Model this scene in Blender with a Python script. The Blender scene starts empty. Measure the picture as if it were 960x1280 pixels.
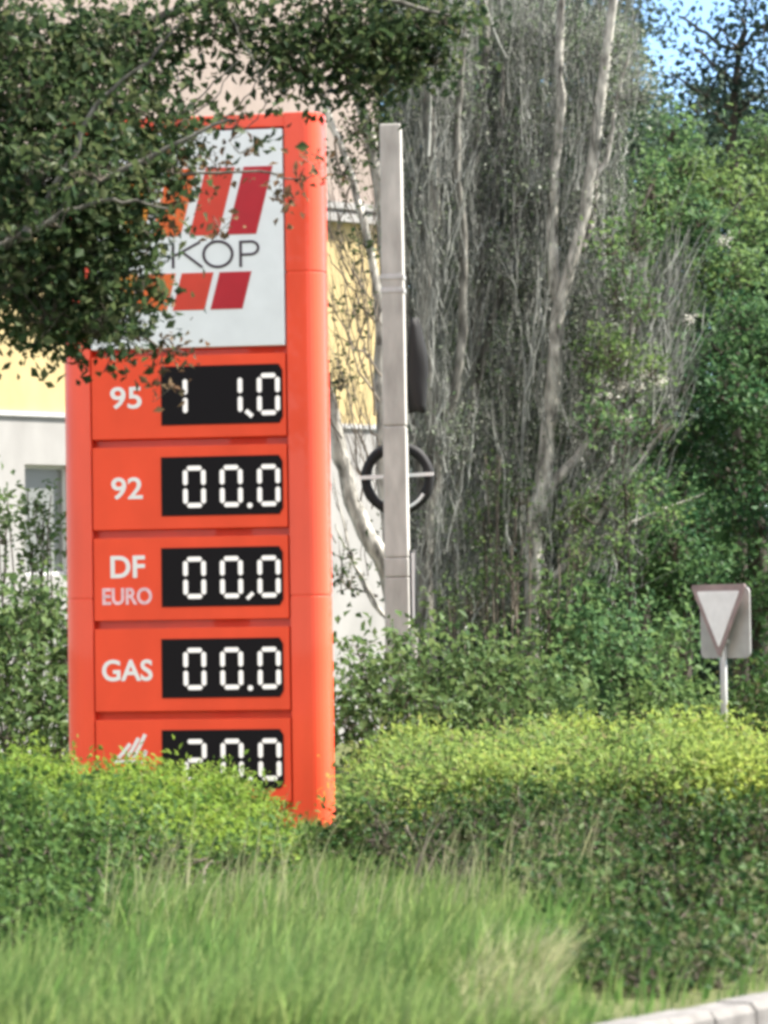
import bpy, math, random
import numpy as np

# ------------------------------------------------------------------ camera, world, sun, exposure
scene = bpy.context.scene
C = scene.collection
F = 4650.0                                   # focal length in pixels of the 960 x 1280 photograph
ROLL = math.radians(-0.85); PITCH = math.atan(160 / F); EYE = 1.5
cam = bpy.data.cameras.new('camera')
cam.sensor_fit = 'VERTICAL'; cam.sensor_height = 24.0; cam.lens = F / 1280 * 24.0
cam.clip_start = 0.5; cam.clip_end = 3000
cam.dof.use_dof = True; cam.dof.focus_distance = 31.0
cam.dof.aperture_fstop = (cam.lens / 1000) / 0.036
camo = bpy.data.objects.new('camera', cam); C.objects.link(camo)
def _rx(a): c, s = math.cos(a), math.sin(a); return np.array([[1, 0, 0], [0, c, -s], [0, s, c]])
def _rz(a): c, s = math.cos(a), math.sin(a); return np.array([[c, -s, 0], [s, c, 0], [0, 0, 1.0]])
CM = _rx(math.pi / 2 + PITCH) @ _rz(ROLL)
from mathutils import Matrix
camo.matrix_world = Matrix.Translation((0, 0, EYE)) @ Matrix([[float(v) for v in r] for r in CM]).to_4x4()
scene.camera = camo

SUN_EL, SUN_AZ = math.radians(52), math.radians(84)       # azimuth clockwise from +Y (north), so the sun stands to the right
w = bpy.data.worlds.new('World'); scene.world = w; w.use_nodes = True
nt = w.node_tree; sky = nt.nodes.new('ShaderNodeTexSky'); sky.sky_type = 'NISHITA'; sky.sun_disc = False
sky.sun_elevation = SUN_EL; sky.sun_rotation = SUN_AZ; sky.air_density = 1.0; sky.dust_density = 0.3; sky.ozone_density = 2.5; sky.altitude = 500
# unseen bright cloud added behind the viewer as fill light; clear sky is dimmed
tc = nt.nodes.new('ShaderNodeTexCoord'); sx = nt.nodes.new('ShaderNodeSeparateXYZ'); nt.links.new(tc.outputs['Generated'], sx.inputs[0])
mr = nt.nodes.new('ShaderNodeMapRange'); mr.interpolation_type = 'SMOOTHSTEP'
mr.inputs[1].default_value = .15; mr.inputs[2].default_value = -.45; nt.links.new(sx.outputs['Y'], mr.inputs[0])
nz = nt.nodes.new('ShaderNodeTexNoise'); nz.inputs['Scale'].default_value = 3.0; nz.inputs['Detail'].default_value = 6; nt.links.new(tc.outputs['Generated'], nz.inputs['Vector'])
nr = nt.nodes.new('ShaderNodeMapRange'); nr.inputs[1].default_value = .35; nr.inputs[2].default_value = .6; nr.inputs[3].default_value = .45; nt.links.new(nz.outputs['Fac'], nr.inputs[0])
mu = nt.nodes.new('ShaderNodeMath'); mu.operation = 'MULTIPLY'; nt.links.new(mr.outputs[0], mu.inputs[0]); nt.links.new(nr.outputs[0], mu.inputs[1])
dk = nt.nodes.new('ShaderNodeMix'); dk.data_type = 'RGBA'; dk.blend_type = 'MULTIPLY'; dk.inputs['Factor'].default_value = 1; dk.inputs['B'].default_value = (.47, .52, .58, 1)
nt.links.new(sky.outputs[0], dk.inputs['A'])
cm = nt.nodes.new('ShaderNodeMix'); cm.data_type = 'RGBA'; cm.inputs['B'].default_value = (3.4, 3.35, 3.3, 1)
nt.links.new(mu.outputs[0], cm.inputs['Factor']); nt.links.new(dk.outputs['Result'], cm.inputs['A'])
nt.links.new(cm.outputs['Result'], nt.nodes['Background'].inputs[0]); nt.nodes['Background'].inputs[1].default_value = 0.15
sun = bpy.data.lights.new('sun', 'SUN'); sun.energy = 5.0; sun.angle = math.radians(0.6); sun.color = (1, 0.95, 0.86)
suno = bpy.data.objects.new('sun', sun); C.objects.link(suno)
suno.rotation_euler = (math.pi / 2 - SUN_EL, 0, math.pi - SUN_AZ)
scene.view_settings.view_transform = 'Standard'; scene.view_settings.look = 'None'
scene.view_settings.gamma = 1.0; scene.view_settings.use_curve_mapping = False
scene.view_settings.exposure = 1.95
scene.view_settings.use_white_balance = True; scene.view_settings.white_balance_temperature = 6600
scene.cycles.filter_width = 3.6
scene.cycles.use_denoising = True
scene.cycles.max_bounces = 6; scene.cycles.transmission_bounces = 4

# ------------------------------------------------------------------ helpers
rng = np.random.default_rng(11); random.seed(4)

def P(px, py, d):
    """point of the world, d metres ahead, that the photograph shows at px, py"""
    r = CM @ np.array([(px - 480) / F, (640 - py) / F, -1.0])
    return np.array([0, 0, EYE]) + r * d / r[1]

def PV(a, d):
    return np.array([P(x, y, d) for x, y in a])

def tag(o, label=None, cat=None, group=None, kind=None):
    if label: o['label'] = label
    if cat: o['category'] = cat
    if group: o['group'] = group
    if kind: o['kind'] = kind
    return o

def empty(name, loc, rz=0.0, **k):
    o = bpy.data.objects.new(name, None); C.objects.link(o); o.location = loc; o.rotation_euler = (0, 0, rz)
    o.empty_display_size = 0.2
    return tag(o, **k)

class MB:
    def __init__(s): s.v = []; s.f = []; s.n = 0
    def add(s, v, f):
        v = np.asarray(v, float).reshape(-1, 3); s.v.append(v)
        f = [tuple(int(i) + s.n for i in q) for q in f]; s.f += f; s.n += len(v); return s
    def box(s, x0, x1, y0, y1, z0, z1):
        v = [(x, y, z) for z in (z0, z1) for y in (y0, y1) for x in (x0, x1)]
        return s.add(v, [(0, 2, 3, 1), (4, 5, 7, 6), (0, 1, 5, 4), (2, 6, 7, 3), (0, 4, 6, 2), (1, 3, 7, 5)])
    def prism(s, poly, z0, z1, axis='z'):
        """poly (x, y) counter-clockwise extruded; axis 'y' takes poly as (x, z) and z0, z1 as y"""
        n = len(poly)
        if axis == 'z': v = [(x, y, z) for z in (z0, z1) for x, y in poly]
        else: v = [(x, y, z) for y in (z1, z0) for x, z in poly]
        f = [tuple(reversed(range(n))), tuple(range(n, 2 * n))]
        f += [(i, (i + 1) % n, n + (i + 1) % n, n + i) for i in range(n)]
        return s.add(v, f)
    def ribbon(s, path, wd, y0, y1, closed=False):
        """a flat stroke in the x-z plane, wd wide, from depth y1 to y0"""
        p = np.asarray(path, float); n = len(p)
        L, R = [], []
        for i in range(n):
            a = p[i - 1] if (i > 0 or closed) else p[i]
            b = p[(i + 1) % n] if (i < n - 1 or closed) else p[i]
            t = b - a; t /= np.linalg.norm(t) + 1e-9; q = np.array([-t[1], t[0]]) * wd / 2
            L.append(p[i] + q); R.append(p[i] - q)
        v = [(a[0], y, a[1]) for y in (y0, y1) for a in L + R]
        m = 2 * n; f = []
        for i in range(n if closed else n - 1):
            j = (i + 1) % n
            f += [(i, n + i, n + j, j), (m + i, m + j, m + n + j, m + n + i), (i, j, m + j, m + i), (n + i, m + n + i, m + n + j, n + j)]
        if not closed:
            f += [(0, m, m + n, n), (n - 1, 2 * n - 1, m + 2 * n - 1, m + n - 1)]
        return s.add(v, f)
    def build(s, name, mat, parent=None, smooth=False, bevel=0):
        me = bpy.data.meshes.new(name)
        me.from_pydata([tuple(map(float, x)) for x in np.concatenate(s.v)], [], s.f)
        import bmesh
        bm = bmesh.new(); bm.from_mesh(me); bmesh.ops.recalc_face_normals(bm, faces=bm.faces); bm.to_mesh(me); bm.free()
        return link(name, me, mat, parent, smooth, bevel)

def link(name, me, mat, parent=None, smooth=False, bevel=0):
    if mat: me.materials.append(mat)
    if smooth: me.polygons.foreach_set('use_smooth', np.ones(len(me.polygons), bool))
    o = bpy.data.objects.new(name, me); C.objects.link(o)
    if parent: o.parent = parent
    if bevel:
        b = o.modifiers.new('bevel', 'BEVEL'); b.width = bevel; b.segments = 3; b.limit_method = 'ANGLE'
    return o

def fast_mesh(name, V, Q, mat, parent=None, smooth=False):
    """V (n,3), Q (m,k) equal-sided faces, through foreach_set"""
    V = np.ascontiguousarray(V, np.float32).reshape(-1, 3); Q = np.ascontiguousarray(Q, np.int32); k = Q.shape[1]
    me = bpy.data.meshes.new(name)
    me.vertices.add(len(V)); me.vertices.foreach_set('co', V.ravel())
    me.loops.add(Q.size); me.loops.foreach_set('vertex_index', Q.ravel())
    me.polygons.add(len(Q)); me.polygons.foreach_set('loop_start', np.arange(0, Q.size, k, dtype=np.int32))
    me.update(calc_edges=True); me.validate()
    return link(name, me, mat, parent, smooth)

def tubes(paths, radii, sides=5):
    """paths (N,K,3), radii (N,K) -> vertices and quads of N tubes"""
    p = np.asarray(paths, float); r = np.asarray(radii, float); N, K, _ = p.shape
    t = np.gradient(p, axis=1); t /= np.linalg.norm(t, axis=2, keepdims=True) + 1e-9
    ref = np.where(np.abs(t[..., 2:3]) > .9, np.array([1.0, 0, 0]), np.array([0, 0, 1.0]))
    ref = ref[:, :1].repeat(K, 1)
    a = np.cross(t, ref); a /= np.linalg.norm(a, axis=2, keepdims=True) + 1e-9
    b = np.cross(t, a)
    ang = np.arange(sides) * 2 * math.pi / sides
    V = p[:, :, None] + r[:, :, None, None] * (a[:, :, None] * np.cos(ang)[:, None] + b[:, :, None] * np.sin(ang)[:, None])
    i = np.arange(N)[:, None, None] * K * sides; k = np.arange(K - 1)[None, :, None] * sides; s = np.arange(sides)[None, None]
    s2 = (s + 1) % sides
    Q = np.stack([i + k + s, i + k + s2, i + k + sides + s2, i + k + sides + s], -1).reshape(-1, 4)
    return V.reshape(-1, 3), Q

def merge(parts):
    V, Q, n = [], [], 0
    for v, q in parts: V.append(v); Q.append(q + n); n += len(v)
    return np.concatenate(V), np.concatenate(Q)

def smooth_path(pts, k=14, wob=0.0):
    pts = np.asarray(pts, float); t = np.linspace(0, len(pts) - 1, k); i = np.clip(t.astype(int), 0, len(pts) - 2); u = (t - i)[:, None]
    p0 = pts[np.clip(i - 1, 0, None)]; p1 = pts[i]; p2 = pts[i + 1]; p3 = pts[np.clip(i + 2, None, len(pts) - 1)]
    o = .5 * (2 * p1 + (p2 - p0) * u + (2 * p0 - 5 * p1 + 4 * p2 - p3) * u ** 2 + (3 * p1 - p0 - 3 * p2 + p3) * u ** 3)
    return o + rng.normal(0, wob, o.shape) if wob else o

def limb(pts, r0, r1, k=16, wob=0.01, sides=8):
    p = smooth_path(pts, k, wob)
    rr = np.linspace(r0, r1, k) * (1 + rng.normal(0, .06, k))
    return tubes(p[None], rr[None], sides)

def leaves(c, size, up=0.4, out=None, aspect=.5, droop=0.0):
    """one folded leaf (two triangles) per centre"""
    n = len(c); d = rng.normal(0, 1, (n, 3)); d[:, 2] -= droop
    if out is not None: d += out * .5
    d /= np.linalg.norm(d, axis=1, keepdims=True)
    nn = rng.normal(0, 1, (n, 3)); nn[:, 2] += up * 2
    if out is not None: nn += out * .9
    s = np.cross(d, nn); s /= np.linalg.norm(s, axis=1, keepdims=True) + 1e-9
    nn = np.cross(s, d)
    L = (size * rng.uniform(.6, 1.35, n))[:, None]; W = L * aspect * rng.uniform(.8, 1.2, (n, 1))
    base = c - d * L * .5; tip = c + d * L * .5 - nn * L * .12
    V = np.stack([base, c + s * W * .5 + nn * W * .18, tip, c - s * W * .5 + nn * W * .18], 1).reshape(-1, 3)
    i = np.arange(n)[:, None] * 4
    T = np.concatenate([i + np.array([[0, 1, 2]]), i + np.array([[0, 2, 3]])], 0)
    return V, T

def clump_points(cen, rad, nsub, per, sig, shell=.55):
    """leaf centres gathered round twig ends spread through an ellipsoid, and the twig ends"""
    u = rng.normal(0, 1, (nsub, 3)); u /= np.linalg.norm(u, axis=1, keepdims=True)
    r = rng.uniform(shell ** 3, 1, nsub) ** (1 / 3)
    ends = cen + u * r[:, None] * rad
    pts = ends.repeat(per, 0) + rng.normal(0, sig, (nsub * per, 3))
    return pts, u.repeat(per, 0), ends

def twig_tubes(a, ends, r0=.01, r1=.003, k=5, sag=.05):
    n = len(ends); t = np.linspace(0, 1, k)[None, :, None]
    mid = rng.normal(0, sag, (n, 1, 3)) * np.sin(t * math.pi)
    p = a * (1 - t) + ends[:, None] * t + mid
    return tubes(p, np.linspace(r0, r1, k)[None].repeat(n, 0), 3)

# ------------------------------------------------------------------ materials
def mat(name, col, rough=.6, spec=.4, noise=None, metallic=0.0, bump=0.0, coat=0.0):
    m = bpy.data.materials.new(name); m.use_nodes = True; t = m.node_tree; b = t.nodes['Principled BSDF']
    b.inputs['Base Color'].default_value = (*col, 1); b.inputs['Roughness'].default_value = rough
    b.inputs['Specular IOR Level'].default_value = spec; b.inputs['Metallic'].default_value = metallic
    b.inputs['Coat Weight'].default_value = coat
    if noise:
        sc, amt, stretch = noise
        co = t.nodes.new('ShaderNodeTexCoord'); mp = t.nodes.new('ShaderNodeMapping'); mp.inputs['Scale'].default_value = stretch
        nz = t.nodes.new('ShaderNodeTexNoise'); nz.inputs['Scale'].default_value = sc; nz.inputs['Detail'].default_value = 6
        rp = t.nodes.new('ShaderNodeValToRGB')
        rp.color_ramp.elements[0].position = .3; rp.color_ramp.elements[1].position = .7
        rp.color_ramp.elements[0].color = (*[c * (1 - amt) for c in col], 1)
        rp.color_ramp.elements[1].color = (*[min(1, c * (1 + amt)) for c in col], 1)
        t.links.new(co.outputs['Object'], mp.inputs[0]); t.links.new(mp.outputs[0], nz.inputs['Vector'])
        t.links.new(nz.outputs['Fac'], rp.inputs[0]); t.links.new(rp.outputs[0], b.inputs['Base Color'])
        if bump:
            bp = t.nodes.new('ShaderNodeBump'); bp.inputs['Strength'].default_value = bump; bp.inputs['Distance'].default_value = .02
            t.links.new(nz.outputs['Fac'], bp.inputs['Height']); t.links.new(bp.outputs[0], b.inputs['Normal'])
    return m

def leaf_mat(name, cols, trans=.35, rough=.5, spec=.35, big=None):
    """colours differ leaf by leaf; big=(colour, scale, amount) drifts the hue in larger patches"""
    m = bpy.data.materials.new(name); m.use_nodes = True; t = m.node_tree; b = t.nodes['Principled BSDF']; out = t.nodes['Material Output']
    g = t.nodes.new('ShaderNodeNewGeometry'); rp = t.nodes.new('ShaderNodeValToRGB')
    el = rp.color_ramp.elements
    while len(el) < len(cols): el.new(.5)
    for i, c in enumerate(cols): el[i].position = i / max(1, len(cols) - 1); el[i].color = (*c, 1)
    t.links.new(g.outputs['Random Per Island'], rp.inputs[0]); col = rp.outputs[0]
    if big:
        co = t.nodes.new('ShaderNodeTexCoord'); nz = t.nodes.new('ShaderNodeTexNoise'); nz.inputs['Scale'].default_value = big[1]
        mr = t.nodes.new('ShaderNodeMapRange'); mr.inputs[1].default_value = .4; mr.inputs[2].default_value = .65; mr.inputs[4].default_value = big[2]
        mx = t.nodes.new('ShaderNodeMix'); mx.data_type = 'RGBA'; mx.inputs['B'].default_value = (*big[0], 1)
        t.links.new(co.outputs['Object'], nz.inputs['Vector']); t.links.new(nz.outputs['Fac'], mr.inputs[0]); t.links.new(mr.outputs[0], mx.inputs['Factor'])
        t.links.new(col, mx.inputs['A']); col = mx.outputs['Result']
    b.inputs['Roughness'].default_value = rough; b.inputs['Specular IOR Level'].default_value = spec * .22
    t.links.new(col, b.inputs['Base Color'])
    if trans:
        tr = t.nodes.new('ShaderNodeBsdfTranslucent'); hs = t.nodes.new('ShaderNodeHueSaturation')
        hs.inputs['Value'].default_value = 1.5; hs.inputs['Hue'].default_value = .485
        t.links.new(col, hs.inputs['Color']); t.links.new(hs.outputs[0], tr.inputs['Color'])
        ms = t.nodes.new('ShaderNodeMixShader'); ms.inputs[0].default_value = trans
        t.links.new(b.outputs[0], ms.inputs[1]); t.links.new(tr.outputs[0], ms.inputs[2]); t.links.new(ms.outputs[0], out.inputs['Surface'])
    return m

M = {}
M['red'] = mat('red sign paint', (.88, .080, .032), .42, .3, (2.2, .11, (1, 1, .3)), coat=.4)
M['red_panel'] = mat('red price panel', (.89, .086, .036), .5, .2, (2.5, .08, (1, 1, .6)))
M['white_panel'] = mat('white logo panel', (.78, .79, .82), .4, .4, (5.0, .04, (1, 1, 1)))
M['white_letter'] = mat('white lettering film', (.85, .82, .82), .5, .3)
M['pink_letter'] = mat('faded lettering film', (.84, .55, .60), .5, .3, (30, .2, (1, 1, 1)))
M['ink'] = mat('dark wordmark film', (.055, .035, .05), .5, .3)
M['crimson'] = mat('crimson film', (.46, .008, .020), .4, .4, (6, .06, (1, 1, 1)))
M['scarlet'] = mat('scarlet film', (.62, .045, .022), .4, .4, (6, .06, (1, 1, 1)))
M['orange'] = mat('orange film', (.75, .13, .02), .4, .4, (6, .06, (1, 1, 1)))
M['amber'] = mat('amber film', (.80, .30, .03), .4, .4, (6, .06, (1, 1, 1)))
M['black'] = mat('black display face', (.010, .008, .010), .6, .12)
M['digit'] = mat('lit digit segment', (.80, .76, .74), .5, .3)
_b = M['digit'].node_tree.nodes['Principled BSDF']; _b.inputs['Emission Color'].default_value = (1, .9, .88, 1); _b.inputs['Emission Strength'].default_value = .10
M['concrete'] = mat('weathered concrete', (.42, .405, .38), .9, .2, (7, .24, (1, 1, .3)), bump=.35)
M['kerb'] = mat('kerb concrete', (.15, .143, .135), .9, .2, (9, .3, (1, 1, 1)), bump=.3)
M['asphalt'] = mat('asphalt', (.05, .05, .052), .9, .3, (40, .3, (1, 1, 1)), bump=.4)
M['soil'] = mat('grassy soil', (.075, .085, .035), 1, .1, (2.5, .45, (1, 1, 1)), bump=.6)
M['tyre'] = mat('black rubber', (.012, .012, .013), .7, .3)
M['white_paint'] = mat('white paint', (.80, .80, .80), .5, .4)
M['metal'] = mat('grey painted metal', (.42, .42, .42), .5, .5, (12, .12, (1, 1, .3)))
M['sign_white'] = mat('dusty white sign face', (.76, .75, .76), .6, .3, (6, .12, (1, 1, 1)))
M['sign_red'] = mat('faded dark red border', (.27, .20, .20), .6, .3, (8, .2, (1, 1, 1)))
M['sign_back'] = mat('bare sign back', (.34, .335, .33), .5, .5, (8, .12, (1, 1, 1)))
M['yellow_wall'] = mat('yellow render', (.42, .335, .175), .9, .15, (2.2, .14, (1, 1, .5)), bump=.25)
M['white_wall'] = mat('white render', (.29, .285, .28), .9, .15, (2.0, .12, (1, 1, .5)), bump=.25)
M['pink_wall'] = mat('pale pink render', (.27, .225, .20), .9, .15, (2.0, .12, (1, 1, .5)), bump=.25)
M['glass'] = mat('window glass', (.17, .18, .175), .25, .5)
M['frame'] = mat('window frame', (.6, .6, .6), .5, .4)
M['bark_pale'] = mat('pale bark', (.32, .31, .28), .95, .1, (13, .8, (1, 1, .35)), bump=.6)
M['bark_dark'] = mat('dark bark', (.045, .040, .033), .95, .1, (9, .4, (1, 1, .25)), bump=.6)
M['bark_grey'] = mat('grey bark', (.15, .145, .13), .95, .1, (13, .75, (1, 1, .3)), bump=.6)
M['bark_branch'] = mat('greyish branch bark', (.12, .115, .10), .95, .1, (16, .7, (1, 1, .5)), bump=.6)
M['twig'] = leaf_mat('grey twigs', [(.065, .070, .063), (.112, .118, .108), (.175, .182, .168), (.26, .268, .25), (.38, .39, .365)], 0, .9, .1)
M['twig_dark'] = leaf_mat('dark twigs', [(.05, .042, .035), (.10, .085, .07), (.17, .15, .125)], 0, .9, .1)
M['leaf_trim'] = leaf_mat('trimmed hedge leaves', [(.04, .10, .022), (.08, .16, .03), (.15, .24, .042), (.055, .12, .027), (.12, .11, .05)], .4, .5, .35, ((.19, .27, .038), .8, .5))
M['leaf_bush'] = leaf_mat('shaded bush leaves', [(.026, .060, .017), (.048, .098, .026), (.09, .15, .042)], .3, .5, .3)  # hedge green in a deeper tone, the bush's shade held in the colour
M['leaf_fore'] = leaf_mat('dark broad leaves', [(.018, .036, .016), (.03, .054, .022), (.048, .076, .03), (.085, .10, .045)], .38, .45, .4)
M['leaf_brown'] = leaf_mat('browned leaves', [(.10, .06, .035), (.16, .10, .05), (.07, .06, .035)], .3, .6, .3)
M['leaf_drab'] = leaf_mat('drab small leaves', [(.05, .085, .042), (.09, .135, .065), (.15, .18, .125), (.32, .335, .29), (.07, .13, .045)], .25, .6, .3)
M['leaf_mid'] = leaf_mat('mid green leaves', [(.035, .08, .036), (.06, .125, .05), (.10, .17, .065)], .4, .5, .35, ((.13, .185, .05), .8, .55))
M['leaf_deep'] = leaf_mat('deep green leaves', [(.022, .062, .030), (.036, .092, .040), (.07, .14, .055)], .35, .5, .35, ((.085, .15, .045), .9, .5))
M['leaf_far'] = leaf_mat('far wood leaves', [(.028, .05, .036), (.045, .07, .048), (.06, .085, .055)], .25, .6, .2)
M['leaf_conifer'] = leaf_mat('blackish green needles', [(.018, .035, .028), (.03, .05, .038)], .1, .6, .2)
M['leaf_hedge'] = leaf_mat('hedge leaves', [(.06, .12, .034), (.115, .19, .05), (.19, .265, .075), (.08, .14, .04), (.16, .14, .07)], .45, .5, .35, ((.25, .31, .052), .7, .5))
M['leaf_shrub'] = leaf_mat('shrub leaves', [(.045, .085, .03), (.07, .12, .04), (.11, .16, .06)], .35, .45, .45)
M['leaf_low'] = leaf_mat('low bush leaves', [(.016, .042, .013), (.03, .068, .019), (.058, .108, .031), (.075, .07, .038)], .25, .5, .35)  # tones lowered to put the hedge front's shade into the leaf colour
M['tuft'] = leaf_mat('cream blossom', [(.36, .35, .31), (.5, .49, .44)], .2, .7, .2)
M['grass'] = leaf_mat('grass blades', [(.06, .145, .036), (.095, .20, .048), (.14, .24, .065), (.21, .26, .10), (.08, .17, .045)], .45, .55, .3, ((.19, .235, .085), .7, .5))
M['straw'] = leaf_mat('dry stems', [(.26, .27, .13), (.34, .34, .19), (.22, .25, .12)], .3, .7, .2)

# ------------------------------------------------------------------ ground, road, kerb
KA, KB = np.array([-4.0, 6.03]), np.array([10.0, 28.95])          # kerb line: two points on the outer edge, running off to the right
kd = (KB - KA) / np.linalg.norm(KB - KA); kn = np.array([kd[1], -kd[0]])   # kn points to the road
def kxy(s, o): return KA + kd * s + kn * o
tree_side = [kxy(-60, 0), kxy(400, 0), (-700, 900), (-700, -60)]
mb = MB(); far = 1500
a, b = kxy(-400, -.05), kxy(1500, -.05)
mb.add([(*a, 0), (*b, 0), (*(b - kn * 3000), 0), (*(a - kn * 3000), 0)], [(0, 1, 2, 3)])
tag(mb.build('ground', M['soil']), kind='structure')
mb = MB(); a, b = kxy(-400, .0), kxy(1500, .0)
mb.add([(*a, -.15), (*b, -.15), (*(b + kn * 1500), -.15), (*(a + kn * 1500), -.15)], [(0, 1, 2, 3)])
tag(mb.build('road', M['asphalt']), kind='structure')
mb = MB(); L = .36
for i in range(-4, 110):
    s0, s1 = i * L, (i + 1) * L - .014
    j = rng.normal(0, .006); z = .03 + rng.normal(0, .006)
    q = [(-.16 + j, .0), (.02 + j, .0), (.02 + j, z - .03), (-.005 + j, z), (-.16 + j, z)]
    q = [(o, zz if zz else -.2) for o, zz in q]
    v = [(*kxy(s, o), zz) for s in (s0, s1) for o, zz in q]
    n = 5
    mb.add(v, [tuple(range(n)), tuple(range(2 * n - 1, n - 1, -1))] + [(k, (k + 1) % n, n + (k + 1) % n, n + k) for k in range(n)])
tag(mb.build('kerb', M['kerb']), kind='structure')

# ------------------------------------------------------------------ building behind
BA = np.array([-5.16, 50.0]); bd = np.array([math.cos(math.radians(43)), math.sin(math.radians(43))]); bn = np.array([bd[1], -bd[0]])
ang_b = math.atan2(bd[1], bd[0])
bld = empty('apartment_building', (*BA, 0), ang_b, label='yellow and white rendered building behind the red price sign', cat='building')
S0, S1, DEP = -9.0, 7.05, 10.0                                   # along the facade; local y runs away from the viewer
def wallbox(name, z0, z1, m, y0=0.0, holes=()):
    mb = MB()
    xs = sorted({S0, S1, *[h[0] for h in holes], *[h[1] for h in holes]}); zs = sorted({z0, z1, *[h[2] for h in holes], *[h[3] for h in holes]})
    for xa, xb in zip(xs, xs[1:]):
        for za, zb in zip(zs, zs[1:]):
            if any(h[0] <= xa and xb <= h[1] and h[2] <= za and zb <= h[3] for h in holes): continue
            mb.add([(xa, y0, za), (xb, y0, za), (xb, y0, zb), (xa, y0, zb)], [(0, 1, 2, 3)])
    for h in holes:
        x0, x1, za, zb = h; r = y0 + .22
        mb.add([(x0, y0, za), (x0, r, za), (x0, r, zb), (x0, y0, zb)], [(0, 1, 2, 3)])
        mb.add([(x1, y0, za), (x1, r, za), (x1, r, zb), (x1, y0, zb)], [(0, 1, 2, 3)])
        mb.add([(x0, y0, za), (x1, y0, za), (x1, r, za), (x0, r, za)], [(0, 1, 2, 3)])
        mb.add([(x0, y0, zb), (x1, y0, zb), (x1, r, zb), (x0, r, zb)], [(0, 1, 2, 3)])
    mb.add([(S1, y0, z0), (S1, DEP, z0), (S1, DEP, z1), (S1, y0, z1)], [(0, 1, 2, 3)])
    mb.add([(S0, y0, z0), (S0, DEP, z0), (S0, DEP, z1), (S0, y0, z1)], [(0, 1, 2, 3)])
    mb.add([(S0, DEP, z0), (S1, DEP, z0), (S1, DEP, z1), (S0, DEP, z1)], [(0, 1, 2, 3)])
    return mb.build(name, m, bld)
wins = [(.42, 1.22, 2.45, 3.95), (-1.9, -1.1, 2.45, 3.95), (-4.2, -3.4, 2.45, 3.95), (-6.5, -5.7, 2.45, 3.95)]
wallbox('lower_wall', -.2, 4.62, M['white_wall'], holes=wins)
wallbox('middle_wall', 4.66, 7.62, M['yellow_wall'], .012)
wallbox('upper_wall', 7.9, 11.4, M['pink_wall'])
MB().box(S0 - .02, S1 + .03, -.035, DEP, 4.60, 4.665).build('string_course', M['metal'], bld)
MB().box(S0 - .1, S1 + .12, -.12, DEP, 7.62, 7.74).box(S0 - .06, S1 + .07, -.07, DEP, 7.742, 7.80).box(S0 - .12, S1 + .14, -.14, DEP, 7.802, 7.9).build('cornice', M['white_wall'], bld)
MB().box(S0 - .2, S1 + .2, -.2, DEP, 11.4, 11.6).build('roof', M['metal'], bld)
for x0, x1, z0, z1 in wins:
    fr = MB(); t = .05
    fr.box(x0, x0 + t, .12, .18, z0, z1).box(x1 - t, x1, .12, .18, z0, z1).box(x0 + t, x1 - t, .12, .18, z0, z0 + t).box(x0 + t, x1 - t, .12, .18, z1 - t, z1)
    wf = fr.build('window', M['frame'], bld)
    MB().box(x0 + .01, x1 - .01, .15, .155, z0 + .01, z1 - .01).build('pane', M['glass'], wf)

# ------------------------------------------------------------------ the price sign
sb = P(248, 800, 30); sb[2] = 0
sign = empty('fuel_price_sign', sb, math.radians(-9), label='tall red fuel price sign with a white logo panel above rows of digits', cat='price sign')
X0, X1, TOP, DP = -1.115, .985, 5.765, .40
PX0, PX1 = -.855, .745
def rounded_col(x0, x1, y0, y1, r, side):
    """plan of a column whose two outer corners are rounded"""
    pts = []
    xo, xi = (x0, x1) if side < 0 else (x1, x0)
    def arc(cx, cy, a0, a1):
        return [(cx + r * math.cos(t), cy + r * math.sin(t)) for t in np.linspace(a0, a1, 9)]
    if side > 0:
        return [(xi, y0)] + arc(xo - r, y0 + r, -math.pi / 2, 0) + arc(xo - r, y1 - r, 0, math.pi / 2) + [(xi, y1)]
    return arc(xo + r, y0 + r, math.pi, 1.5 * math.pi) + [(xi, y0), (xi, y1)] + arc(xo + r, y1 - r, math.pi / 2, math.pi)
mb = MB()
zs = [0, 1.70, 1.706, 4.47, 4.476, TOP]
for side, xa, xb in ((-1, X0, PX0 - .012), (1, PX1 + .012, X1 + .065)):
    for z0, z1 in ((0, 1.86), (1.872, 4.47), (4.482, TOP)):
        mb.prism(rounded_col(xa, xb, 0, DP + .02, .16, side), z0, z1)
    mb.prism(rounded_col(xa + .006, xb - .006, .006, DP, .155, side), 0.01, TOP - .01)
mb.box(PX0 - .012, PX1 + .012, .13, DP, 0, TOP - .004)            # recessed back sheet between the columns
mb.box(PX0 - .012, PX1 + .012, .004, .129, 5.655, TOP - .006)     # top rail
body = mb.build('casing', M['red'], sign, bevel=.006)
# logo panel
lp = MB().box(PX0, PX1, -.012, .126, 3.885, 5.635).build('logo_panel', M['white_panel'], sign, bevel=.006)
def para(x_top_l, wd, z1, z0, slope=.262):
    dx = (z1 - z0) * slope
    return [(x_top_l - dx, z0), (x_top_l + wd - dx, z0), (x_top_l + wd, z1), (x_top_l, z1)]
for k, m in enumerate(('crimson', 'scarlet', 'orange', 'amber')):
    xl = .427 - .312 * k
    s = MB(); s.prism(para(xl, .238, 5.335, 4.79), -.0165, -.0122, 'y'); s.build('logo_stripe', M[m], lp); s = MB()
    xl2 = xl - (5.335 - 4.488) * .262 + .012
    s.prism(para(xl2, .262, 4.488, 4.188), -.0165, -.0122, 'y')
    s.build('logo_stripe', M[m], lp)
w_ = MB(); yy = (-.0165, -.0122); st = .023
w_.ribbon([(-.165, 4.53), (-.165, 4.74)], st, *yy)
w_.ribbon([(.06, 4.738), (-.150, 4.632)], st * .9, *yy).ribbon([(-.09, 4.660), (.075, 4.532)], st * .9, yy[0] - .001, yy[1])
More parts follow.
